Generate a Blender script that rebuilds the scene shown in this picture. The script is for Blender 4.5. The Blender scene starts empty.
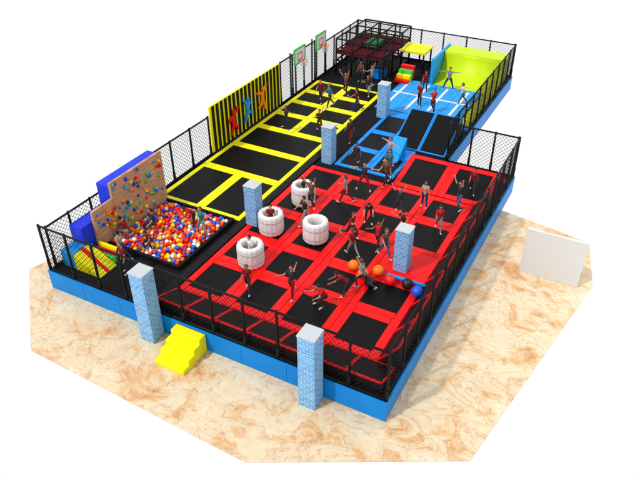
import bpy, bmesh, math, random
import numpy as np
from mathutils import Vector, Matrix
random.seed(7)
scene=bpy.context.scene
COL=scene.collection
V=Vector
# ------------------------------------------------------------ materials
def new_mat(name):
    m=bpy.data.materials.new(name); m.use_nodes=True
    nt=m.node_tree; b=nt.nodes['Principled BSDF']; return m,nt,b
def mat(name,col,rough=.5,var=.12,scale=6.0,bump=0.0,bscale=40.0,spec=.22,coat=0.0):
    m,nt,b=new_mat(name)
    tc=nt.nodes.new('ShaderNodeTexCoord')
    n=nt.nodes.new('ShaderNodeTexNoise'); n.inputs['Scale'].default_value=scale; n.inputs['Detail'].default_value=5
    nt.links.new(tc.outputs['Object'],n.inputs['Vector'])
    mx=nt.nodes.new('ShaderNodeMix'); mx.data_type='RGBA'
    mx.inputs[6].default_value=(*[c*(1-var) for c in col],1)
    mx.inputs[7].default_value=(*[min(1,c*(1+var)) for c in col],1)
    nt.links.new(n.outputs['Fac'],mx.inputs[0]); nt.links.new(mx.outputs[2],b.inputs['Base Color'])
    b.inputs['Roughness'].default_value=rough
    b.inputs['Specular IOR Level'].default_value=spec
    b.inputs['Coat Weight'].default_value=coat
    if bump>0:
        n2=nt.nodes.new('ShaderNodeTexNoise'); n2.inputs['Scale'].default_value=bscale
        nt.links.new(tc.outputs['Object'],n2.inputs['Vector'])
        bp=nt.nodes.new('ShaderNodeBump'); bp.inputs['Strength'].default_value=bump; bp.inputs['Distance'].default_value=.02
        nt.links.new(n2.outputs['Fac'],bp.inputs['Height']); nt.links.new(bp.outputs['Normal'],b.inputs['Normal'])
    return m
M={}
M['red']=mat('red_vinyl',(.74,.003,.004),.42,.14,3,.2,12)
M['yellow']=mat('yellow_vinyl',(.84,.78,.003),.42,.08,3,.15,14)
M['blue']=mat('blue_vinyl',(.003,.24,.74),.42,.10,3,.15,14)
M['lightblue']=mat('light_blue_vinyl',(.006,.29,.76),.4,.10,3,.1,14)
M['skirt']=mat('skirt_blue_panel',(.0,.20,.60),.4,.16,1.2,.05,9,spec=.15)
M['royal']=mat('royal_blue_foam',(.008,.035,.62),.5,.12,2,.1,12)
M['bed']=mat('black_jump_fabric',(.003,.003,.004),.45,.3,60,.15,160,spec=.12)
M['black']=mat('black_padding',(.007,.007,.008),.5,.3,8,.1,30,spec=.14)
M['deck']=mat('deck_carpet',(.010,.010,.012),.9,.4,20,.3,120,spec=.08)
M['net']=mat('net_cord',(.010,.010,.010),.8,.2,20,spec=.1)
M['maroon']=mat('maroon_mat',(.11,.004,.010),.7,.3,8,spec=.1)
M['white']=mat('white_vinyl',(.68,.68,.68),.5,.08,4,.1,12)
M['grey']=mat('grey_vinyl',(.30,.30,.32),.5,.2,9)
M['stone']=mat('pillar_cap_stone',(.46,.50,.54),.6,.1,9)
M['boardwhite']=mat('white_board',(.62,.61,.60),.6,.06,.5)
M['orange']=mat('orange_plastic',(.9,.22,.006),.35,.08,4)
M['green']=mat('green_plastic',(.05,.5,.08),.4,.1,4)
M['dgreen']=mat('dark_green_foam',(.03,.16,.05),.6,.1,4)
M['ygreen']=mat('yellow_green_vinyl',(.52,.70,.006),.42,.16,1.2)
M['steel']=mat('steel_grey',(.06,.06,.065),.4,.1,10)
M['skinhair']=mat('dark_hair',(.02,.012,.008),.6,.3,60)
M['brownhair']=mat('brown_hair',(.10,.045,.02),.6,.3,60)
M['skin']=mat('skin',(.46,.22,.14),.5,.06,12)
M['skin2']=mat('skin_tan',(.30,.13,.08),.5,.06,12)
M['eye']=mat('eye_dark',(.02,.015,.015),.3,.0,5)
M['shoe']=mat('shoe_white',(.5,.5,.5),.6,.1,20)
CL={'maroon':(.20,.012,.016),'charcoal':(.030,.030,.034),'grey':(.20,.20,.22),'teal':(.03,.16,.20),'red':(.45,.015,.015),
    'beige':(.40,.30,.21),'navy':(.015,.03,.12),'white':(.6,.6,.6),'brown':(.13,.06,.04),'denim':(.05,.10,.22),'green':(.05,.2,.07)}
CM={k:mat('cloth_'+k,v,.85,.2,18,.3,60,spec=.1) for k,v in CL.items()}
BALL={'red':(.72,.006,.006),'orange':(.9,.18,.006),'yellow':(.92,.66,.01),'blue':(.01,.09,.66),'white':(.8,.8,.8)}
BM={k:mat('ball_'+k,v,.3,.04,4,spec=.4) for k,v in BALL.items()}
BM['black']=mat('ball_black',(.012,.012,.016),.3,.04,4,spec=.4)
def marble():
    m,nt,b=new_mat('cream_marble_floor')
    N=nt.nodes; L=nt.links
    tc=N.new('ShaderNodeTexCoord')
    mp=N.new('ShaderNodeMapping'); mp.inputs['Scale'].default_value=(.8,1.0,1); mp.inputs['Rotation'].default_value=(0,0,.5)
    L.new(tc.outputs['Object'],mp.inputs['Vector'])
    n1=N.new('ShaderNodeTexNoise'); n1.inputs['Scale'].default_value=1.0; n1.inputs['Detail'].default_value=11; n1.inputs['Roughness'].default_value=.68; n1.inputs['Distortion'].default_value=.9
    L.new(mp.outputs[0],n1.inputs['Vector'])
    cr=N.new('ShaderNodeValToRGB'); e=cr.color_ramp.elements
    e[0].position=.31; e[0].color=(.50,.26,.11,1); e[1].position=.72; e[1].color=(.72,.66,.53,1)
    for p,c in [(.39,(.60,.37,.18,1)),(.45,(.66,.47,.28,1)),(.50,(.66,.56,.40,1)),(.55,(.70,.56,.37,1)),(.61,(.69,.59,.43,1))]:
        k=e.new(p); k.color=c
    L.new(n1.outputs['Fac'],cr.inputs[0])
    prev=cr.outputs[0]
    for sc,dist,col,fac,wd in ((1.1,2.0,(.62,.36,.17,1),.5,.022),(3.2,1.4,(.74,.50,.28,1),.35,.022)):
        n2=N.new('ShaderNodeTexNoise'); n2.inputs['Scale'].default_value=sc; n2.inputs['Detail'].default_value=7; n2.inputs['Distortion'].default_value=dist
        L.new(mp.outputs[0],n2.inputs['Vector'])
        c2=N.new('ShaderNodeValToRGB'); g=c2.color_ramp.elements
        g[0].position=.5-wd; g[0].color=(1,1,1,1); g[1].position=.5+wd; g[1].color=(1,1,1,1)
        k=g.new(.50); k.color=col
        L.new(n2.outputs['Fac'],c2.inputs[0])
        mx=N.new('ShaderNodeMix'); mx.data_type='RGBA'; mx.blend_type='MULTIPLY'; mx.inputs[0].default_value=fac
        L.new(prev,mx.inputs[6]); L.new(c2.outputs[0],mx.inputs[7]); prev=mx.outputs[2]
    L.new(prev,b.inputs['Base Color'])
    b.inputs['Roughness'].default_value=.3; b.inputs['Specular IOR Level'].default_value=.3
    return m
M['marble']=marble()
def brick():
    m,nt,b=new_mat('blue_brick_print')
    N=nt.nodes;L=nt.links
    tc=N.new('ShaderNodeTexCoord'); sp=N.new('ShaderNodeSeparateXYZ'); L.new(tc.outputs['Object'],sp.inputs[0])
    ad=N.new('ShaderNodeMath'); ad.operation='ADD'; L.new(sp.outputs[0],ad.inputs[0]); L.new(sp.outputs[1],ad.inputs[1])
    cb=N.new('ShaderNodeCombineXYZ'); L.new(ad.outputs[0],cb.inputs[0]); L.new(sp.outputs[2],cb.inputs[1])
    br=N.new('ShaderNodeTexBrick'); L.new(cb.outputs[0],br.inputs['Vector'])
    br.inputs['Color1'].default_value=(.08,.30,.62,1); br.inputs['Color2'].default_value=(.17,.41,.70,1); br.inputs['Mortar'].default_value=(.42,.55,.70,1)
    br.inputs['Scale'].default_value=1.0; br.inputs['Brick Width'].default_value=.24; br.inputs['Row Height'].default_value=.115; br.inputs['Mortar Size'].default_value=.012
    L.new(br.outputs['Color'],b.inputs['Base Color']); b.inputs['Roughness'].default_value=.6; b.inputs['Specular IOR Level'].default_value=.2
    return m
M['brick']=brick()
def wood():
    m,nt,b=new_mat('plywood_climbing_panel')
    N=nt.nodes;L=nt.links
    tc=N.new('ShaderNodeTexCoord'); mp=N.new('ShaderNodeMapping'); mp.inputs['Scale'].default_value=(1,1,9)
    L.new(tc.outputs['Object'],mp.inputs[0])
    n=N.new('ShaderNodeTexNoise'); n.inputs['Scale'].default_value=2.2; n.inputs['Detail'].default_value=6; L.new(mp.outputs[0],n.inputs['Vector'])
    cr=N.new('ShaderNodeValToRGB'); cr.color_ramp.elements[0].color=(.36,.18,.09,1); cr.color_ramp.elements[1].color=(.58,.35,.20,1)
    cr.color_ramp.elements[0].position=.3; cr.color_ramp.elements[1].position=.7
    L.new(n.outputs['Fac'],cr.inputs[0]); L.new(cr.outputs[0],b.inputs['Base Color']); b.inputs['Roughness'].default_value=.6
    b.inputs['Specular IOR Level'].default_value=.2
    return m
M['wood']=wood()
# ------------------------------------------------------------ mesh helpers
def obox(bm,o,U,Vv,W,mi=0):
    o=V(o);U=V(U);Vv=V(Vv);W=V(W)
    vs=[bm.verts.new(o+U*a+Vv*b_+W*c_) for a,b_,c_ in [(0,0,0),(1,0,0),(1,1,0),(0,1,0),(0,0,1),(1,0,1),(1,1,1),(0,1,1)]]
    flip=U.cross(Vv).dot(W)<0
    for f in [(3,2,1,0),(4,5,6,7),(0,1,5,4),(1,2,6,5),(2,3,7,6),(3,0,4,7)]:
        q=[vs[i] for i in f]
        if flip: q.reverse()
        fc=bm.faces.new(q); fc.material_index=mi
def box(bm,x0,x1,y0,y1,z0,z1,mi=0):
    obox(bm,(x0,y0,z0),(x1-x0,0,0),(0,y1-y0,0),(0,0,z1-z0),mi)
def frame_of(d):
    d=d.normalized(); a=V((0,0,1)) if abs(d.z)<.9 else V((1,0,0))
    u=d.cross(a).normalized(); return u,d.cross(u).normalized()
def strut(bm,p,q,r,r2=None,n=8,mi=0,cap=True):
    p=V(p);q=V(q); r2=r if r2 is None else r2
    u,w=frame_of(q-p)
    A=[bm.verts.new(p+(u*math.cos(2*math.pi*i/n)+w*math.sin(2*math.pi*i/n))*r) for i in range(n)]
    B=[bm.verts.new(q+(u*math.cos(2*math.pi*i/n)+w*math.sin(2*math.pi*i/n))*r2) for i in range(n)]
    for i in range(n):
        f=bm.faces.new([A[i],A[(i+1)%n],B[(i+1)%n],B[i]]); f.material_index=mi; f.smooth=n>4
    if cap:
        f=bm.faces.new(A[::-1]); f.material_index=mi; f=bm.faces.new(B); f.material_index=mi
def sphere(bm,c,r,seg=12,rings=8,mi=0,sc=(1,1,1)):
    mt=Matrix.Translation(V(c))@Matrix.Diagonal((sc[0],sc[1],sc[2],1))
    res=bmesh.ops.create_uvsphere(bm,u_segments=seg,v_segments=rings,radius=r,matrix=mt)
    for v in res['verts']:
        for f in v.link_faces: f.material_index=mi; f.smooth=True
def torus(bm,c,R,r,axis='Z',n=24,k=8,mi=0):
    c=V(c); rows=[]
    for i in range(n):
        a=2*math.pi*i/n; ring=[]
        for j in range(k):
            b_=2*math.pi*j/k; rr=R+r*math.cos(b_); z=r*math.sin(b_)
            ring.append(bm.verts.new(c+V((rr*math.cos(a),rr*math.sin(a),z))))
        rows.append(ring)
    for i in range(n):
        for j in range(k):
            f=bm.faces.new([rows[i][j],rows[(i+1)%n][j],rows[(i+1)%n][(j+1)%k],rows[i][(j+1)%k]]); f.smooth=True; f.material_index=mi
def finish(bm,name,mats,origin=(0,0,0),bevel=0,parent=None,label=None,category=None,group=None,kind=None,recalc=True):
    o=V(origin)
    for v in bm.verts: v.co-=o
    if recalc: bmesh.ops.recalc_face_normals(bm,faces=bm.faces)
    me=bpy.data.meshes.new(name); bm.to_mesh(me); bm.free()
    for m in (mats if isinstance(mats,list) else [mats]): me.materials.append(m)
    ob=bpy.data.objects.new(name,me); COL.objects.link(ob)
    if parent is not None: ob.parent=parent
    else: ob.location=o
    if bevel:
        b=ob.modifiers.new('bevel','BEVEL'); b.width=bevel; b.segments=2; b.limit_method='ANGLE'
    tag(ob,label,category,group,kind); return ob
def tag(ob,label=None,category=None,group=None,kind=None):
    if label: ob['label']=label
    if category: ob['category']=category
    if group: ob['group']=group
    if kind: ob['kind']=kind
def empty(name,loc,label,category,group=None):
    e=bpy.data.objects.new(name,None); e.empty_display_size=.3; e.location=loc; COL.objects.link(e); tag(e,label,category,group); return e
def part(bm,name,mats,par,bevel=0,label=None,kind=None,recalc=True):
    return finish(bm,name,mats,origin=par.location,bevel=bevel,parent=par,label=label,kind=kind,recalc=recalc)
def copy_thing(root,newloc,rotz=0):
    r=root.copy(); COL.objects.link(r); r.location=newloc; r.rotation_euler=(0,0,rotz)
    for c in root.children:
        k=c.copy(); k.parent=r; COL.objects.link(k)
    return r
# ------------------------------------------------------------ setting
DZ=.85
bm=bmesh.new()
pts=[(-16.25,.35),(-12.5,-3.0),(-3.1,-3.4),(2.9,-.2),(4.8,10.2),(4.15,13.2),(.3,14),(-14,14),(-15.4,3.0)]
top=[bm.verts.new((x,y,0)) for x,y in pts]; bot=[bm.verts.new((x,y,-.03)) for x,y in pts]
bm.faces.new(top); bm.faces.new(bot[::-1])
for i in range(len(pts)):
    j=(i+1)%len(pts); bm.faces.new([top[j],top[i],bot[i],bot[j]])
fl=finish(bm,'floor',M['marble'],kind='structure',label='cream and orange marble floor slab')
# ------------------------------------------------------------ base platform
plat=empty('park_platform',(-7,8,0),'raised black deck with bright blue panelled skirt','platform')
bm=bmesh.new()
box(bm,-14.4,0,0,15.9,0,DZ); box(bm,-14.4,-3.4,15.9,28.7,0,DZ)
part(bm,'deck',M['deck'],plat)
bm=bmesh.new()
def skirt_run(p,q,n):
    p=V((p[0],p[1],0));q=V((q[0],q[1],0)); L=(q-p).length; d=(q-p).normalized(); nn=V((n[0],n[1],0))
    k=max(1,round(L/1.8)); w=L/k
    for i in range(k):
        obox(bm,p+d*(i*w+.004)+nn*.002,d*(w-.008),nn*.05,V((0,0,DZ-.04)))
    obox(bm,p+V((0,0,DZ-.035)),d*L,nn*.07,V((0,0,.06)))
skirt_run((-14.47,0),(.07,0),(0,-1)); skirt_run((0,0),(0,15.9),(1,0)); skirt_run((-3.4,15.9),(0,15.9),(0,1))
skirt_run((-3.4,15.9),(-3.4,28.7),(1,0)); skirt_run((-14.4,28.7),(-3.4,28.7),(0,1)); skirt_run((-14.4,0),(-14.4,28.7),(-1,0))
part(bm,'skirt',M['skirt'],plat,bevel=.012)
# ------------------------------------------------------------ fences
def fence(p,q,z0,z1,label,spacing=1.3,name='net_fence',cell=.2):
    p=V((p[0],p[1],z0));q=V((q[0],q[1],z0)); L=(q-p).length; d=(q-p).normalized(); H=z1-z0
    e=empty(name,(p+q)/2,label,'fence','net fences around the play courts')
    k=max(1,round(L/spacing)); w=L/k
    for i in range(k+1):
        a=p+d*(w*i); bm=bmesh.new(); strut(bm,a,a+V((0,0,.5)),.065,n=8); strut(bm,a+V((0,0,.5)),a+V((0,0,H+.06)),.05,n=8)
        part(bm,'post',M['black'],e)
    for zz,r in [(H,.042),(.06,.05)]:
        bm=bmesh.new(); strut(bm,p+V((0,0,zz)),q+V((0,0,zz)),r,n=8)
        part(bm,'rail',M['black'],e)
    nz0,nz1=.1,H-.04; hh=nz1-nz0; ww=w-.1
    bm=bmesh.new(); t=-hh
    while t<ww:
        s0=max(0,-t); s1=min(hh,ww-t)
        if s1-s0>.03:
            for fl_ in (0,1):
                A=d*((t+s0) if not fl_ else ww-(t+s0))+V((0,0,s0)); B=d*((t+s1) if not fl_ else ww-(t+s1))+V((0,0,s1))
                strut(bm,A,B,.009,n=3,cap=False)
        t+=cell
    me=bpy.data.meshes.new('net'); bm.to_mesh(me); bm.free(); me.materials.append(M['net'])
    for i in range(k):
        o=bpy.data.objects.new('net',me); COL.objects.link(o); o.parent=e
        o.location=p+d*(w*i+.05)+V((0,0,nz0))-e.location
    return e
FT=2.95
fence((-14.4,.06),(0,.06),DZ,FT,'black padded posts and diamond net above the long blue front skirt')
fence((-.05,.2),(-.05,15.85),DZ,FT,'black padded posts and diamond net beside the red court')
fence((-3.4,15.85),(-.1,15.85),DZ,FT,'short black net fence at the end of the red court')
fence((-3.45,16.0),(-3.45,28.6),DZ,FT,'black net fence beside the blue and yellow slopes')
fence((-14.35,28.6),(-3.5,28.6),DZ,FT,'black net fence closing the far end of the deck',spacing=1.55)
fence((-14.35,.3),(-14.35,6.2),DZ,2.75,'black net fence beside the ball pit slide')
fence((-14.35,6.4),(-14.35,10.9),DZ,FT,'black net fence beside the yellow court')
fence((-14.35,18.0),(-14.35,23.6),DZ,3.4,'tall black net fence behind the basketball hoops')
fence((-14.35,23.7),(-14.35,28.5),DZ,FT,'black net fence beside the climbing frame')
fence((-10.0,22.4),(-10.0,23.8),DZ,FT,'short black net fence between yellow court and blue floor')
# ------------------------------------------------------------ trampolines
PT=.08
def panel(court,pads,o,U,Vv,mg=.28,solid=False,T=PT):
    o=V(o);U=V(U);Vv=V(Vv);u=U.normalized();v=Vv.normalized();n=u.cross(v).normalized()
    if n.z<0: n=-n
    lu,lv=U.length,Vv.length; g=.006
    if solid:
        obox(pads,o+u*g+v*g,u*(lu-2*g),v*(lv-2*g),n*T); return
    obox(pads,o+u*g+v*g,u*(mg-g),v*(lv-2*g),n*T)
    obox(pads,o+u*(lu-mg)+v*g,u*(mg-g),v*(lv-2*g),n*T)
    obox(pads,o+u*(mg+g)+v*g,u*(lu-2*mg-2*g),v*(mg-g),n*T)
    obox(pads,o+u*(mg+g)+v*(lv-mg),u*(lu-2*mg-2*g),v*(mg-g),n*T)
    b=bmesh.new(); obox(b,o+u*(mg-.03)+v*(mg-.03)+n*.005,u*(lu-2*mg+.06),v*(lv-2*mg+.06),n*(T-.03))
    part(b,'trampoline_bed',M['bed'],court)
red=empty('trampoline_court',(-4.7,7,DZ),'red padded trampoline court with black jumping beds','trampoline')
pads=bmesh.new()
xs=[-9.2,-7.15,-5.1,-3.05,-.95]; ys=[1.45,3.65,5.65,7.85,10.15,12.3]
for i in range(4):
    for j in range(5):
        solid=(i==3 and j==2)
        panel(red,pads,(xs[i],ys[j],DZ),(xs[i+1]-xs[i],0,0),(0,ys[j+1]-ys[j],0),mg=.34 if (i+j)%2 else .29,solid=solid)
part(pads,'pad',M['red'],red,bevel=.025)
pads=bmesh.new()
for a,b in ((-4.9,-2.6),(-2.6,-.2)): panel(red,pads,(a,15.0,DZ),(b-a,0,0),(0,.4,0),solid=True)
part(pads,'pad',M['red'],red,bevel=.025)
def wall_tramps(label,col,cells,edge=.1):
    c=V(cells[0][0]); e=empty('angled_trampoline',c,label,'trampoline'); pb=bmesh.new()
    for o,U,Vv in cells: panel(e,pb,o,U,Vv,mg=edge)
    part(pb,'pad',M[col],e,bevel=.015)
    sb=bmesh.new()
    for o,U,Vv in cells:
        o=V(o)+V((0,0,-.012));U=V(U);Vv=V(Vv)
        g=[o,o+U,o+U+Vv,o+Vv]
        base=[V((q.x,q.y,DZ+.002)) for q in g]
        vt=[sb.verts.new(q) for q in g]
        b2=sb.verts.new(base[2]); b3=sb.verts.new(base[3])
        sb.faces.new(vt); sb.faces.new([vt[0],vt[3],b3]); sb.faces.new([vt[1],b2,vt[2]]); sb.faces.new([vt[3],vt[2],b2,b3]); sb.faces.new([vt[0],b3,b2,vt[1]])
    part(sb,'support',M['black'],e)
    return e
n=7; w=(9.2-.25)/n
wall_tramps('low angled black trampolines with red seams by the front net','red',[((-9.2+i*w,1.42,DZ+.02),(w,0,0),(0,-1.2,.42)) for i in range(n)],edge=.06)
n=7; w=(12.3-1.45)/n
wall_tramps('row of steep angled black trampolines with red edges','red',[((-.93,1.45+i*w,DZ+.02),(0,w,0),(.75,0,.95)) for i in range(n)],edge=.07)
wall_tramps('large tilted black trampolines with wide red frames','red',[((-4.95,12.35,DZ+.02),(2.26,0,0),(0,2.6,.42)),((-2.69,12.35,DZ+.02),(2.26,0,0),(0,2.6,.42))],edge=.3)
yel=empty('trampoline_court',(-12,14,DZ),'yellow padded trampoline court with black jumping beds','trampoline')
pads=bmesh.new(); X0,X1=-14.15,-9.65
rows=[(6.4,9.9,2),(9.9,12.5,1),(12.5,14.9,1),(14.9,16.9,2),(16.9,18.7,2),(18.7,20.4,2),(20.4,22.2,2)]
for a,b,k in rows:
    w=(X1-X0)/k
    for i in range(k):
        panel(yel,pads,(X0+i*w,a,DZ),(w,0,0),(0,b-a,0),mg=.24)
part(pads,'pad',M['yellow'],yel,bevel=.025)
blu=empty('trampoline_court',(-7.5,16,DZ),'blue padded trampoline court with black jumping beds','trampoline')
pads=bmesh.new()
for x0,x1,y0,y1 in [(-8.3,-6.6,12.9,15.0),(-8.3,-6.6,15.0,17.2),(-8.3,-6.6,17.2,19.6),(-6.6,-5.1,12.9,15.0)]:
    panel(blu,pads,(x0,y0,DZ),(x1-x0,0,0),(0,y1-y0,0),mg=.22)
panel(blu,pads,(-6.6,15.0,DZ),(1.5,0,0),(0,1.0,0),solid=True)
panel(blu,pads,(-8.3,19.6,DZ),(4.8,0,0),(0,.5,0),solid=True)
part(pads,'pad',M['blue'],blu,bevel=.025)
wall_tramps('large angled black trampolines with blue edging','blue',[((-6.5,16.1,DZ+.02),(1.45,0,0),(0,2.6,1.1)),((-5.05,16.1,DZ+.02),(1.45,0,0),(0,2.6,1.1))],edge=.08)
bs=empty('foam_ramp',(-6,14.4,DZ),'small bright blue tilted foam ramp beside a pad','ramp')
bm=bmesh.new()
g=[(-6.2,14.3,DZ+.09),(-5.5,14.3,DZ+.09),(-5.5,15.6,DZ+.09),(-6.2,15.6,DZ+.09)]
vv=[bm.verts.new(q) for q in g]; a=bm.verts.new((-5.5,15.6,DZ+.95)); b=bm.verts.new((-6.2,15.6,DZ+.95))
for f in ([vv[0],vv[1],a,b],[vv[0],b,vv[3]],[vv[1],vv[2],a],[vv[3],b,a,vv[2]],[vv[3],vv[2],vv[1],vv[0]]): bm.faces.new(f)
part(bm,'wedge',M['lightblue'],bs,bevel=.03)
wk=empty('walkway_mat',(-9.4,6,DZ),'dark padded walkway between yellow and red courts','mat')
bm=bmesh.new()
y=.4
while y<12.6:
    box(bm,-9.6,-9.24,y,y+1.6,DZ+.003,DZ+.10); y+=1.62
part(bm,'pad',M['black'],wk,bevel=.02)
# ------------------------------------------------------------ pillars
def pillar(x,y,z0,z1,label,w=.56):
    e=empty('brick_pillar',(x,y,z0),label,'pillar','blue brick pillars')
    bm=bmesh.new(); box(bm,x-w/2,x+w/2,y-w/2,y+w/2,z0,z1-.05); part(bm,'shaft',M['brick'],e,bevel=.01)
    bm=bmesh.new(); box(bm,x-w/2-.02,x+w/2+.02,y-w/2-.02,y+w/2+.02,z1-.05,z1); part(bm,'cap',M['stone'],e,bevel=.01)
    return e
for x in (-9.05,-2.45): pillar(x,-.40,0,3.1,'square pillar of pale blue bricks on the marble floor',w=.6)
for x,y in ((-9.0,6.6),(-8.7,13.1),(-8.4,19.3),(-2.1,6.55)): pillar(x,y,DZ,2.85,'square pale blue brick pillar rising from the deck')
# ------------------------------------------------------------ entry steps
st=empty('entry_steps',(-7.45,-.7,0),'four bright yellow foam steps against the blue skirt','steps')
for i in range(4):
    bm=bmesh.new(); box(bm,-8.1,-6.85,-1.46+i*.34,-1.46+(i+1)*.34-.004 if i<3 else -.075,0,.2*(i+1))
    part(bm,'step',M['yellow'],st,bevel=.02)
bm=bmesh.new(); box(bm,1.9,4.25,9.75,9.85,0.0,2.15)
finish(bm,'display_board',M['boardwhite'],origin=(3,9.8,0),bevel=.01,label='plain white standing board on the marble floor',category='board')
# ------------------------------------------------------------ ball pit
pit=empty('ball_pit',(-11.8,4.3,DZ),'square ball pit tub with black padded rim','ball pit')
px0,px1,py0,py1=-13.45,-9.95,2.45,6.15
bm=bmesh.new()
box(bm,px0-.02,px1+.12,py0-.12,py0,DZ+.002,DZ+.22); box(bm,px1,px1+.12,py0,py1,DZ+.002,DZ+.22); box(bm,px0-.02,px1+.12,py1,py1+.12,DZ+.002,DZ+.22)
part(bm,'rim',M['black'],pit,bevel=.02)
R=.092; centers=[]
y=py0+R; row=0
while y<py1-R+.01:
    x=px0+R+(R if row%2 else 0)
    while x<px1-R+.01:
        centers.append((x+random.uniform(-.012,.012),y+random.uniform(-.012,.012),DZ+R+.02+random.uniform(0,.07))); x+=2*R+.01
    y+=2*R*.93; row+=1
for i in range(170):
    centers.append((random.uniform(px0+.15,px1-.15),random.uniform(py0+.15,py1-.15),DZ+R*2.5+random.uniform(0,.06)))
cam_loc=V((4.64,-13.26,17.0))
names=['red','orange','yellow','blue','white']; wts=[.36,.20,.14,.20,.10]
bmeshes={}
for k in names:
    bm=bmesh.new(); sphere(bm,(0,0,0),R,14,9); me=bpy.data.meshes.new('plastic_ball'); bm.to_mesh(me); bm.free(); me.materials.append(BM[k]); bmeshes[k]=me
top_ids=sorted(range(len(centers)),key=lambda i:-centers[i][2]*3+(V(centers[i])-cam_loc).length*.1)
ind=set(top_ids[:295])
rest=bmesh.new()
for i,c in enumerate(centers):
    k=random.choices(names,wts)[0]
    if i in ind:
        o=bpy.data.objects.new('plastic_ball',bmeshes[k]); o.location=c; COL.objects.link(o)
        tag(o,'small '+k+' plastic ball lying in the ball pit','ball','plastic balls in the ball pit')
    else: sphere(rest,c,R,12,8,mi=names.index(k))
finish(rest,'plastic_balls',[BM[k] for k in names],origin=(-11.8,4.3,DZ),kind='stuff',label='layer of mixed colour plastic balls in the pit',category='ball')
# climbing wall
cw=empty('climbing_wall',(-13.6,4,DZ),'stepped plywood climbing wall with coloured holds beside the ball pit','climbing wall')
bm=bmesh.new()
box(bm,-13.62,-13.5,1.9,3.08,DZ,2.75)
box(bm,-13.62,-13.5,3.085,4.7,DZ,3.45); box(bm,-13.62,-13.5,4.705,6.3,DZ,3.45)
part(bm,'panel',M['wood'],cw,bevel=.008)
bm=bmesh.new()
box(bm,-14.28,-13.624,1.3,3.08,DZ+.002,2.3); box(bm,-14.28,-13.624,3.084,6.3,DZ+.002,3.3)
part(bm,'block',M['royal'],cw,bevel=.03)
hold_mats=[M['red'],M['green'],M['blue'],M['yellow'],M['orange'],M['royal']]
for i in range(88):
    y=random.uniform(2.0,6.2); z=random.uniform(1.15,3.35 if y>3.2 else 2.6)
    bm=bmesh.new(); sphere(bm,(-13.47,y,z),random.uniform(.055,.095),8,6,sc=(.8,random.uniform(.8,1.3),random.uniform(.8,1.2)))
    for v in bm.verts: v.co+=V((random.uniform(-.008,.008),random.uniform(-.012,.012),random.uniform(-.012,.012)))
    part(bm,'climbing_hold',random.choice(hold_mats),cw)
sl=empty('foam_slide',(-13.6,.9,DZ),'small foam slide with yellow ramp, red stripe and green step','slide')
def wedge(bm,x0,x1,y0,y1,z0,zh,mi=0):
    a=[(x0,y0,z0),(x1,y0,z0),(x1,y1,z0),(x0,y1,z0),(x0,y0,zh),(x0,y1,zh)]
    v=[bm.verts.new(q) for q in a]
    for f in [(0,1,2,3),(0,4,5,3),(4,1,2,5),(0,1,4),(3,2,5)]: bm.faces.new([v[k] for k in f]).material_index=mi
bm=bmesh.new(); wedge(bm,-13.5,-12.3,.55,.95,DZ+.003,DZ+.7); part(bm,'ramp',M['yellow'],sl)
bm=bmesh.new(); wedge(bm,-13.5,-12.3,.96,1.1,DZ+.003,DZ+.8); part(bm,'stripe',M['red'],sl)
bm=bmesh.new(); wedge(bm,-13.5,-12.3,1.11,1.5,DZ+.003,DZ+.7); part(bm,'ramp',M['yellow'],sl)
bm=bmesh.new(); box(bm,-14.2,-13.51,.55,1.28,DZ+.003,DZ+.72); part(bm,'platform',M['lightblue'],sl,bevel=.02)
for k,(c,z) in enumerate([('green',.28),('red',.42),('yellow',.56)]):
    bm=bmesh.new(); box(bm,-13.45,-12.4,1.55+k*.13,1.67+k*.13,DZ+.003,DZ+z); part(bm,'step',M[c],sl,bevel=.015)
# ------------------------------------------------------------ striped wall
sw=empty('striped_wall',(-14.3,14,DZ),'yellow wall with black vertical stripes and coloured figures','wall')
WZ=3.42
bm=bmesh.new(); box(bm,-14.40,-14.30,11.05,17.85,DZ+.1,WZ); part(bm,'panel',M['yellow'],sw,bevel=.01)
bm=bmesh.new(); y=11.2
while y<17.75:
    box(bm,-14.31,-14.25,y,y+.17,DZ+.11,WZ-.01); y+=.37
part(bm,'stripe',M['black'],sw)
def figure(cy,cz,col,limbs,name='figure',s=.78):
    bm=bmesh.new(); dx=0
    for (a,b,w0,w1) in limbs:
        A=V((-14.24+dx,cy+a[0]*s,cz+a[1]*s)); B=V((-14.24+dx,cy+b[0]*s,cz+b[1]*s)); d=(B-A).normalized(); sdv=V((1,0,0)).cross(d)*s
        vs=[A+sdv*w0,A-sdv*w0,B-sdv*w1,B+sdv*w1]
        t=[bm.verts.new(q+V((.05,0,0))) for q in vs]; u=[bm.verts.new(q-V((.03,0,0))) for q in vs]
        bm.faces.new(t); bm.faces.new(u[::-1])
        for i in range(4): bm.faces.new([t[i],u[i],u[(i+1)%4],t[(i+1)%4]])
        dx+=.006
    strut(bm,(-14.27+dx,cy,cz+.62*s),(-14.17+dx,cy,cz+.62*s),.15*s,n=16)
    part(bm,name,M[col],sw)
figure(12.9,2.0,'red',[((0,-.35),(0,.42),.16,.22),((.1,.35),(.65,.75),.1,.07),((-.1,.35),(-.6,.0),.1,.07),((.05,-.3),(.5,-.8),.12,.08),((-.05,-.3),(-.35,-1.0),.12,.08)])
figure(14.3,2.15,'lightblue',[((0,-.35),(0,.42),.16,.22),((.1,.35),(.6,.1),.1,.07),((-.1,.35),(-.6,.8),.1,.07),((.05,-.3),(.6,-.55),.12,.08),((-.05,-.3),(-.45,-.9),.12,.08)])
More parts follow.
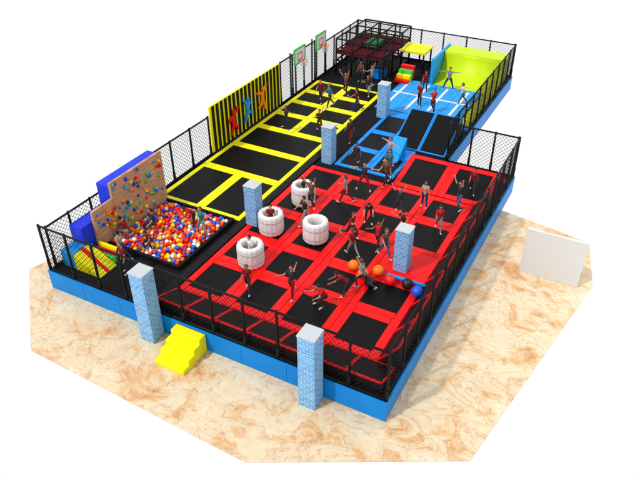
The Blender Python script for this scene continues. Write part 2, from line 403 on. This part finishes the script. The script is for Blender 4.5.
figure(15.8,2.2,'orange',[((0,-.35),(0,.42),.16,.22),((.1,.35),(.55,.85),.1,.07),((-.1,.35),(-.7,.5),.1,.07),((.05,-.3),(.3,-1.0),.12,.08),((-.05,-.3),(-.6,-.7),.12,.08)])
# ------------------------------------------------------------ basketball hoops
def hoop(y,label,zc=3.75):
    e=empty('basketball_hoop',(-14.6,y,DZ),label,'basketball hoop','basketball hoops by the yellow court')
    for s in (-.3,.3):
        bm=bmesh.new(); strut(bm,(-14.6,y+s,0),(-14.6,y+s,zc+.1),.06); strut(bm,(-14.6,y+s,zc-.2),(-14.15,y+s,zc-.2),.03); part(bm,'pole',M['steel'],e)
    bm=bmesh.new(); box(bm,-14.15,-14.11,y-.6,y+.6,zc-.42,zc+.42); part(bm,'backboard',M['white'],e)
    bm=bmesh.new()
    for (a,b,c,d) in [(-.66,-.58,-.48,.48),(.58,.66,-.48,.48),(-.58,.58,-.48,-.40),(-.58,.58,.40,.48)]: box(bm,-14.17,-14.09,y+a,y+b,zc+c,zc+d)
    part(bm,'frame',M['green'],e)
    bm=bmesh.new()
    for (a,b,c,d) in [(-.27,-.22,-.28,.16),(.22,.27,-.28,.16),(-.22,.22,.11,.16),(-.22,.22,-.28,-.23)]: box(bm,-14.112,-14.10,y+a,y+b,zc+c,zc+d)
    part(bm,'target_square',M['red'],e)
    bm=bmesh.new(); torus(bm,(-13.83,y,zc-.28),.23,.022); part(bm,'rim',M['orange'],e)
    bm=bmesh.new()
    for i in range(12):
        a=2*math.pi*i/12
        for s in (-1,1):
            b=a+s*math.pi/6
            strut(bm,(-13.83+.23*math.cos(a),y+.23*math.sin(a),zc-.29),(-13.83+.13*math.cos(b),y+.13*math.sin(b),zc-.66),.008,n=3)
    part(bm,'net',M['white'],e)
hoop(19.9,'basketball hoop with green framed white backboard on poles',3.3)
hoop(22.6,'basketball hoop with green framed white backboard on poles',3.35)
# ------------------------------------------------------------ inflatable bumper rings
def ring_mesh():
    bm=bmesh.new(); n=96
    pr=[(.36,0.02),(.36,1.02),(.40,1.10),(.50,1.13),(.58,1.08),(.60,.98),(.60,.12),(.57,.03),(.48,0.0)]
    rows=[]
    for i in range(n):
        a=2*math.pi*i/n; lob=.028*abs(math.sin(a*8)); row=[]
        for k,(r,z) in enumerate(pr):
            rr=r+(lob if 3<k else -lob*.6 if k<2 else 0); row.append(bm.verts.new((rr*math.cos(a),rr*math.sin(a),z)))
        rows.append(row)
    for i in range(n):
        for k in range(len(pr)):
            f=bm.faces.new([rows[i][k],rows[(i+1)%n][k],rows[(i+1)%n][(k+1)%len(pr)],rows[i][(k+1)%len(pr)]]); f.smooth=True
    return bm
CYL=[(-7.55,4.05),(-8.0,6.35),(-7.9,9.0),(-6.05,6.7)]
base=None
for i,(x,y) in enumerate(CYL):
    if base is None:
        base=empty('bumper_ring',(0,0,0),'white inflatable bumper ring standing on the red court','inflatable ring','white inflatable bumper rings')
        o=finish(ring_mesh(),'tube',M['white'],parent=base)
        for zz in (.3,.8):
            bm=bmesh.new(); torus(bm,(0,0,zz),.625,.02,n=48,k=6); part(bm,'strap',M['grey'],base)
        base.location=(x,y,DZ+.08); base.scale=(.86,.86,.86)
    else: copy_thing(base,(x,y,DZ+.08),rotz=i*.7)
# ------------------------------------------------------------ low beam with big balls
bb=empty('beam_frame',(-2.1,5.9,DZ),'low blue balance beam across the red court','beam')
bm=bmesh.new(); strut(bm,(-2.4,5.75,DZ+.2),(-.6,5.75,DZ+.2),.07,n=12)
part(bm,'beam',M['blue'],bb)
for x in (-2.3,-.7):
    bm=bmesh.new(); box(bm,x-.1,x+.1,5.6,5.9,DZ+.08,DZ+.16); part(bm,'foot',M['black'],bb)
for k,(x,y,c) in enumerate([(-3.75,5.55,'orange'),(-3.2,5.25,'orange'),(-2.75,5.7,'orange'),(-2.1,5.35,'red'),(-1.45,5.45,'black'),(-.95,5.2,'blue'),(-2.75,4.9,'black')]):
    bm=bmesh.new(); sphere(bm,(0,0,0),.22,24,16); strut(bm,(0,0,.21),(0,0,.24),.03)
    for v in bm.verts: v.co+=V((x,y,DZ+.08+.22))
    finish(bm,'exercise_ball',BM[c],origin=(x,y,DZ+.08),label='large '+c+' ball resting on the red court',category='ball',group='large balls on the red court')
# ------------------------------------------------------------ blue floor and yellow ramps
bf=empty('landing_mat',(-6.8,22.7,DZ),'blue landing floor with white stripes','mat')
bm=bmesh.new()
for i in range(4): box(bm,-9.3+i*1.25,-9.3+(i+1)*1.25-.01,20.15,24.95,DZ+.003,DZ+.1)
part(bm,'pad',M['lightblue'],bf,bevel=.02)
bm=bmesh.new()
for x in (-8.9,-7.6,-6.4,-5.1): box(bm,x,x+.16,20.5,24.6,DZ+.1,DZ+.106)
box(bm,-9.2,-4.4,22.7,22.85,DZ+.1,DZ+.109)
part(bm,'stripe',M['white'],bf)
def quarter(p,U,D,rise,label,m,m2,k=3):
    p=V(p);U=V(U);D=V(D); e=empty('curved_ramp',p,label,'ramp'); n=12
    u=U/k
    for s in range(k):
        bm=bmesh.new(); a0=p+u*s+u*.004; a1=p+u*(s+1)-u*.004; A=[];B=[]
        for i in range(n+1):
            t=math.pi/2*i/n; off=D*math.sin(t)+V((0,0,rise*(1-math.cos(t))))
            A.append(bm.verts.new(a0+off)); B.append(bm.verts.new(a1+off))
        for i in range(n):
            f=bm.faces.new([A[i],B[i],B[i+1],A[i+1]]); f.smooth=True
        ab=bm.verts.new(a0+D); b2=bm.verts.new(a1+D)
        bm.faces.new(A+[ab]); bm.faces.new((B+[b2])[::-1]); bm.faces.new([A[-1],B[-1],b2,ab]); bm.faces.new([A[0],ab,b2,B[0]])
        part(bm,'panel',m if s%2==0 else m2,e)
    return e
qe=quarter((-7.5,25.0,DZ+.003),(3.9,0,0),(0,2.0,0),1.55,'curved lime yellow foam ramp in a blue frame',M['ygreen'],M['ygreen'],k=1)
bm=bmesh.new(); box(bm,-7.5,-3.6,27.01,28.35,DZ+.01,DZ+1.55); part(bm,'top_deck',M['ygreen'],qe,bevel=.02)
bm=bmesh.new(); box(bm,-7.68,-7.51,25.0,28.35,DZ+.01,DZ+1.62); part(bm,'side_frame',M['lightblue'],qe,bevel=.02)
quarter((-4.28,20.2,DZ+.003),(0,4.7,0),(.7,0,0),1.2,'curved yellow side ramp along the net fence',M['yellow'],M['ygreen'])
sts=empty('foam_steps',(-9.2,25.2,DZ),'small red, yellow and green foam steps on blue floor','steps')
for k,c in enumerate(['red','yellow','green','red']):
    bm=bmesh.new(); box(bm,-9.7,-8.8,24.1+k*.33,24.1+(k+1)*.33-.004,DZ+.11,DZ+.3+.2*k); part(bm,'step',M[c],sts,bevel=.02)
# ------------------------------------------------------------ play structure
ps=empty('climbing_frame',(-12,26.2,DZ),'two level black climbing frame with maroon floor and nets','play structure')
gx=[-13.7,-12.6,-11.5,-10.4]; gy=[23.9,25.4,26.9,28.4]; TOP=3.15
for x in gx:
    for y in gy:
        bm=bmesh.new(); strut(bm,(x,y,DZ),(x,y,TOP),.06); part(bm,'post',M['black'],ps)
for zz in (1.75,2.4,TOP):
    for x in gx:
        bm=bmesh.new(); strut(bm,(x,gy[0],zz),(x,gy[-1],zz),.05); part(bm,'rail',M['black'],ps)
    for y in gy:
        bm=bmesh.new(); strut(bm,(gx[0],y,zz),(gx[-1],y,zz),.05); part(bm,'rail',M['black'],ps)
bm=bmesh.new(); box(bm,gx[0],gx[-1],gy[0],gy[-1],2.20,2.28); part(bm,'floor_mat',M['maroon'],ps)
bm=bmesh.new(); box(bm,gx[0],gx[-1],gy[0],gy[-1],DZ+.003,DZ+.05); part(bm,'floor_mat',M['black'],ps)
bm=bmesh.new()
x=gx[0]
while x<gx[-1]: strut(bm,(x,gy[0],TOP),(x,gy[-1],TOP),.008,n=3); x+=.27
y=gy[0]
while y<gy[-1]: strut(bm,(gx[0],y,TOP),(gx[-1],y,TOP),.008,n=3); y+=.27
for zz in np.arange(1.0,TOP,.2):
    strut(bm,(gx[0],gy[0],zz),(gx[-1],gy[0],zz),.008,n=3); strut(bm,(gx[-1],gy[0],zz),(gx[-1],gy[-1],zz),.008,n=3)
for x in np.arange(gx[0],gx[-1],.2): strut(bm,(x,gy[0],DZ),(x,gy[0],TOP),.008,n=3)
for y in np.arange(gy[0],gy[-1],.2): strut(bm,(gx[-1],y,DZ),(gx[-1],y,TOP),.008,n=3)
part(bm,'net',M['net'],ps)
bm=bmesh.new(); box(bm,gx[1]+.1,gx[2]-.1,gy[1]+.1,gy[2]-.1,2.282,2.6); part(bm,'foam_block',M['dgreen'],ps,bevel=.03)
bm=bmesh.new(); box(bm,gx[2]+.15,gx[3]-.15,gy[0]+.2,gy[1]-.3,DZ+.052,DZ+.6); part(bm,'foam_block',M['blue'],ps,bevel=.03)
yp=empty('yellow_platform',(-9.4,27.3,DZ),'raised yellow foam platform beside the climbing frame','platform')
bm=bmesh.new(); box(bm,-10.3,-8.6,26.4,28.0,2.1,2.25); part(bm,'top',M['yellow'],yp,bevel=.02)
for x in (-10.2,-8.7):
    for y in (26.5,27.9):
        bm=bmesh.new(); strut(bm,(x,y,DZ),(x,y,2.1),.06); part(bm,'leg',M['black'],yp)
# ------------------------------------------------------------ people
def rad(a): return math.radians(a)
POSES={
'standing':(2,(3,5,0),(-4,6,4),(5,12,15),(8,14,25)),
'walking':(5,(26,3,8),(-22,3,20),(-25,8,15),(28,8,30)),
'running':(14,(55,4,70),(-25,4,45),(-40,12,80),(45,12,85)),
'arms raised':(0,(25,10,55),(-5,14,45),(160,18,12),(148,25,20)),
'arms spread':(0,(8,24,14),(4,26,12),(10,92,8),(10,88,12)),
'crouching':(32,(98,12,112),(88,12,105),(40,15,50),(50,15,45)),
'bending':(52,(14,7,6),(2,8,8),(42,10,12),(30,10,12)),
'sitting':(4,(88,8,60),(86,14,78),(25,15,30),(20,20,20)),
'throwing':(-5,(20,10,15),(-20,8,20),(165,10,40),(60,20,50)),
}
def build_pose(name):
    lean,lL,lR,aL,aR=POSES[name]; segs=[]
    def S(p,q,r1,r2,t): segs.append((V(p),V(q),r1,r2,t))
    a=rad(lean); up=V((0,math.sin(a),math.cos(a))); fwd=V((0,math.cos(a),-math.sin(a)))
    pel=V((0,0,0)); waist=pel+up*.16; chest=pel+up*.36; neck=pel+up*.52
    S(pel+V((-.075,0,-.01)),pel+V((.075,0,-.01)),.098,.098,'pants')
    S(pel,waist,.115,.105,'shirt'); S(waist,chest,.108,.125,'shirt')
    S(waist+V((-.03,0,0)),chest+V((-.07,0,.02)),.09,.10,'shirt'); S(waist+V((.03,0,0)),chest+V((.07,0,.02)),.09,.10,'shirt')
    hu=(up+V((0,0,.5))).normalized(); hf=V((0,hu.z,-hu.y))
    S(neck-up*.02,neck+hu*.09,.055,.05,'skin')
    hc=neck+hu*.19+hf*.012
    S(hc-hf*.015+hu*.02,hc+hf*.012+hu*.01,.096,.090,'skin'); S(hc,hc+hf*.03-hu*.065,.078,.044,'skin')
    S(hc+hf*.09+hu*.005,hc+hf*.110-hu*.022,.011,.017,'skin')
    for sd in (-1,1): S(hc+V((sd*.090,0,0))+hu*.012,hc+V((sd*.095,0,0))-hu*.02,.018,.013,'skin')
    S(hc+hf*.090-hu*.055-V((.015,0,0)),hc+hf*.090-hu*.055+V((.015,0,0)),.009,.009,'lip')
    for sd,(fl,ab,kn) in ((-1,lL),(1,lR)):
        f=rad(fl);b=rad(ab);k=rad(fl-kn)
        hip=pel+V((sd*.09,0,-.03)); d1=V((sd*math.sin(b),math.sin(f)*math.cos(b),-math.cos(f)*math.cos(b)))
        knee=hip+d1*.42; d2=V((sd*math.sin(b)*.6,math.sin(k),-math.cos(k))).normalized(); ank=knee+d2*.42
        S(hip,knee,.092,.060,'pants'); S(knee,knee+d2*.14,.060,.060,'pants'); S(knee+d2*.14,ank,.060,.042,'pants')
        tf=V((sd*.15,math.cos(k*.8),math.sin(k*.8))).normalized(); heel=ank+d2*.03-tf*.03
        S(heel,heel+tf*.19,.042,.034,'shoe')
    for sd,(fl,ab,el) in ((-1,aL),(1,aR)):
        f=rad(fl+lean*.3);b=rad(ab)
        sh=neck-up*.055+V((sd*.165,0,0)); S(neck-up*.03+V((sd*.03,0,0)),sh,.06,.062,'shirt')
        d1=V((sd*math.sin(b),math.sin(f)*math.cos(b),-math.cos(f)*math.cos(b))); elb=sh+d1*.28
        k=f+rad(el); d2=V((sd*math.sin(b)*.7,math.sin(k)*math.cos(b),-math.cos(k)*math.cos(b))).normalized(); wr=elb+d2*.25
        S(sh,sh+d1*.16,.060,.052,'shirt'); S(sh+d1*.16,elb,.046,.040,'skin'); S(elb,wr,.040,.026,'skin')
        lat=d2.cross(V((sd,0,0))); lat=lat.normalized() if lat.length>.1 else V((0,1,0))
        palm=wr+d2*.075; nrm=d2.cross(lat).normalized()
        S(wr,palm-lat*.018,.024,.020,'skin'); S(wr,palm+lat*.018,.024,.020,'skin')
        for m_,ln in ((-1.5,.055),(-.5,.07),(.5,.075),(1.5,.065)):
            b0=palm+lat*(m_*.021); b1=b0+(d2+lat*m_*.08).normalized()*ln*.55; b2=b1+(d2-nrm*sd*.5).normalized()*ln*.5
            S(b0,b1,.010,.009,'skin'); S(b1,b2,.009,.008,'skin')
        t0=wr+d2*.02+lat*.025; t1=t0+(d2+lat*1.1).normalized()*.04; S(t0,t1,.012,.010,'skin'); S(t1,t1+(d2*1.2+lat*.4).normalized()*.03,.010,.009,'skin')
    bm=bmesh.new()
    for p,q,r1,r2,t in segs:
        g=8 if r1<.02 else 14
        sphere(bm,p,r1,g,g*5//7+1); sphere(bm,q,r2,g,g*5//7+1); strut(bm,p,q,r1,r2,n=g)
    me=bpy.data.meshes.new('tmp'); bm.to_mesh(me); bm.free(); ob=bpy.data.objects.new('tmp',me); COL.objects.link(ob)
    r=ob.modifiers.new('r','REMESH'); r.mode='VOXEL'; r.voxel_size=.0125
    s=ob.modifiers.new('s','SMOOTH'); s.iterations=2; s.factor=.4
    dd=ob.modifiers.new('d','DECIMATE'); dd.ratio=.3
    dg=bpy.context.evaluated_depsgraph_get()
    out=bpy.data.meshes.new_from_object(ob.evaluated_get(dg)); bpy.data.objects.remove(ob)
    out.name='person_'+name.replace(' ','_')
    zmin=min(v.co.z for v in out.vertices)
    out.materials.clear()
    order=['skin','shirt','pants','shoe','eye','lip']
    for k in order: out.materials.append(M['skin'])
    nP=len(out.polygons); C=np.zeros(nP*3); out.polygons.foreach_get('center',C); C=C.reshape(-1,3)
    best=np.full(nP,9.0); idx=np.zeros(nP,int)
    for p,q,r1,r2,t in segs:
        p_=np.array(p);d=np.array(q-p);L2=max(d@d,1e-9); tt=np.clip(((C-p_)@d)/L2,0,1)
        dist=np.linalg.norm(C-(p_+tt[:,None]*d),axis=1)-(r1+(r2-r1)*tt)
        mk=dist<best; best[mk]=dist[mk]; idx[mk]=order.index(t)
    for sd in (-1,1):
        ep=np.array(hc+hf*.088+hu*.012+V((sd*.034,0,0))); mk=np.linalg.norm(C-ep,axis=1)<.017; idx[mk]=4
    out.polygons.foreach_set('material_index',idx.astype(np.int32)); out.polygons.foreach_set('use_smooth',np.ones(nP,bool))
    for v in out.vertices: v.co.z-=zmin
    out.update()
    hb=bmesh.new(); sphere(hb,hc-hf*.022+hu*.028,.102,16,12,sc=(1,1,1.0)); sphere(hb,hc-hf*.05-hu*.02,.078,14,10)
    if name in ('walking','running','sitting','arms spread'):
        strut(hb,hc-hf*.10+hu*.01,hc-hf*.15-hu*.14,.035,.015,n=10)
    for v in hb.verts: v.co.z-=zmin
    hm=bpy.data.meshes.new('hair'); hb.to_mesh(hm); hb.free(); hm.materials.append(M['skinhair'])
    return out,hm
lip=mat('lips',(.35,.09,.08),.5,.05)
PM={k:build_pose(k) for k in POSES}
PH={'arms raised':'jumping with raised arms','arms spread':'with arms spread','bending':'bending forward'}
def person(x,y,z,pose,rot,shirt,pants,where,skin='skin',hair='skinhair',sc=1.0):
    me,hm=PM[pose]; o=bpy.data.objects.new('person',me); COL.objects.link(o)
    o.location=(x,y,z); o.rotation_euler=(0,0,rad(rot)); o.scale=(sc,)*3
    for i,m_ in enumerate([M[skin],CM[shirt],CM[pants],M['shoe'],M['eye'],lip]):
        o.material_slots[i].link='OBJECT'; o.material_slots[i].material=m_
    tag(o,'%s shirt, %s trousers, %s %s'%(shirt,pants,PH.get(pose,pose),where),'person')
    h=bpy.data.objects.new('hair',hm); COL.objects.link(h); h.parent=o
    h.material_slots[0].link='OBJECT'; h.material_slots[0].material=M[hair]
FZ=DZ+.065
J='arms raised'; A='arms spread'
W='walking';Sd='standing';Rn='running';Cr='crouching';Bd='bending';Th='throwing';Si='sitting'
onr='on red court';ony='on yellow court';onb='on blue court'
people=[(-6.7,2.5,0,W,200,'maroon','charcoal',onr),(-7.0,7.5,0,W,150,'charcoal','grey',onr),(-5.1,3.0,0,Th,170,'charcoal','maroon',onr),
(-3.3,4.0,0,Bd,120,'maroon','charcoal',onr),(-2.9,4.6,.1,Rn,80,'grey','charcoal',onr),(-3.5,9.6,.3,J,180,'charcoal','charcoal',onr),
(-1.7,9.7,0,W,200,'red','grey',onr),(-1.4,11.4,.2,J,140,'charcoal','denim',onr),(-4.8,7.5,0,Rn,250,'maroon','charcoal',onr),
(-3.5,7.3,0,Th,160,'red','charcoal',onr),(-5.8,11.0,.2,A,190,'charcoal','maroon',onr),(-5.2,12.2,0,W,160,'brown','charcoal',onr),
(-4.2,6.4,0,W,60,'maroon','grey',onr),(-7.1,8.3,.35,J,170,'brown','charcoal',onr),(-4.6,8.9,0,Bd,200,'charcoal','charcoal',onr),
(-2.9,11.2,0,Sd,180,'beige','navy',onr),(-6.2,9.9,0,W,100,'grey','maroon',onr),
(-2.9,8.7,0,Rn,130,'charcoal','brown',onr),(-1.3,13.2,.12,W,190,'maroon','charcoal',onr),(-3.8,3.2,0,Cr,150,'red','charcoal',onr),(-3.0,6.9,0,W,230,'brown','denim',onr),
(-12.2,14.9,.2,A,160,'charcoal','charcoal',ony),(-12.4,19.3,0,W,190,'maroon','charcoal',ony),(-11.3,20.4,.2,J,170,'brown','charcoal',ony),
(-10.6,15.7,0,Th,200,'charcoal','brown',ony),(-9.95,19.1,0,W,120,'maroon','navy',ony),(-10.3,21.5,0,Rn,180,'charcoal','grey',ony),
(-11.6,23.2,0,Sd,190,'brown','charcoal','near climbing frame'),(-11.6,18.9,0,W,150,'teal','charcoal',ony),(-10.6,22.6,0,Th,150,'grey','charcoal','near climbing frame'),
(-7.2,13.2,0,W,170,'charcoal','charcoal',onb),(-5.4,13.0,0,Sd,190,'teal','denim','at blue court edge'),(-5.7,13.8,.25,A,150,'beige','denim',onb),
(-7.5,23.7,0,W,200,'maroon','charcoal','on blue floor'),(-6.0,20.9,0,Th,170,'red','charcoal','on blue floor'),(-6.3,24.6,0,A,190,'grey','navy','on blue floor'),
(-4.9,22.9,0,W,120,'white','denim','on blue floor'),(-7.0,21.4,0,Sd,160,'maroon','charcoal','on blue floor'),
(-12.3,3.9,.12,Si,150,'charcoal','charcoal','in ball pit'),(-11.7,2.95,.1,Cr,190,'brown','charcoal','in ball pit'),(-10.3,4.6,.1,A,170,'teal','grey','in ball pit'),
(-12.9,3.0,.1,Cr,100,'maroon','grey','in ball pit'),(-11.0,5.0,.1,Bd,150,'red','charcoal','in ball pit'),(-12.3,1.9,-.06,W,90,'beige','navy','beside foam slide'),
(-11.6,1.3,-.06,Sd,160,'maroon','charcoal','beside ball pit'),(-8.7,15.6,-.06,W,180,'charcoal','maroon','beside blue court')]
for i,p in enumerate(people):
    x,y,dz,pose,rot,s,t,wh=p
    person(x,y,FZ+dz,pose,rot,s,t,wh,skin='skin' if i%3 else 'skin2',hair='skinhair' if i%4 else 'brownhair',sc=.84 if i%3 else .77)
for i,(x,y) in enumerate(CYL):
    if i!=3: person(x,y,DZ+.09,Sd,150+60*i,['white','maroon','charcoal'][i%3],'charcoal','inside bumper ring',sc=.76)
# ------------------------------------------------------------ light, world, camera
w=bpy.data.worlds.new('World'); scene.world=w; w.use_nodes=True
w.node_tree.nodes['Background'].inputs[0].default_value=(1,1,1,1); w.node_tree.nodes['Background'].inputs[1].default_value=1.0
sd=bpy.data.lights.new('sun','SUN'); sd.energy=2.3; sd.angle=rad(3); sd.color=(1,.98,.95)
so=bpy.data.objects.new('sun',sd); COL.objects.link(so)
so.rotation_euler=V((.45,.75,-1.1)).to_track_quat('-Z','Y').to_euler()
ad=bpy.data.lights.new('added_floor_fill','AREA'); ad.energy=170; ad.size=5  # added fill light with no visible source, brightens the right-hand floor
ao=bpy.data.objects.new('added_floor_fill',ad); COL.objects.link(ao); ao.location=(5,9.5,9)
cd=bpy.data.cameras.new('camera'); cam=bpy.data.objects.new('camera',cd); COL.objects.link(cam); scene.camera=cam
th=math.atan(470/660.); hd=rad(27.7)
fw=V((-math.sin(hd)*math.cos(th),math.cos(hd)*math.cos(th),-math.sin(th)))
cam.location=cam_loc; cam.rotation_euler=fw.to_track_quat('-Z','Y').to_euler(); cd.lens=37.125; cd.clip_end=300
scene.view_settings.view_transform='Standard'; scene.view_settings.look='None'; scene.view_settings.exposure=0
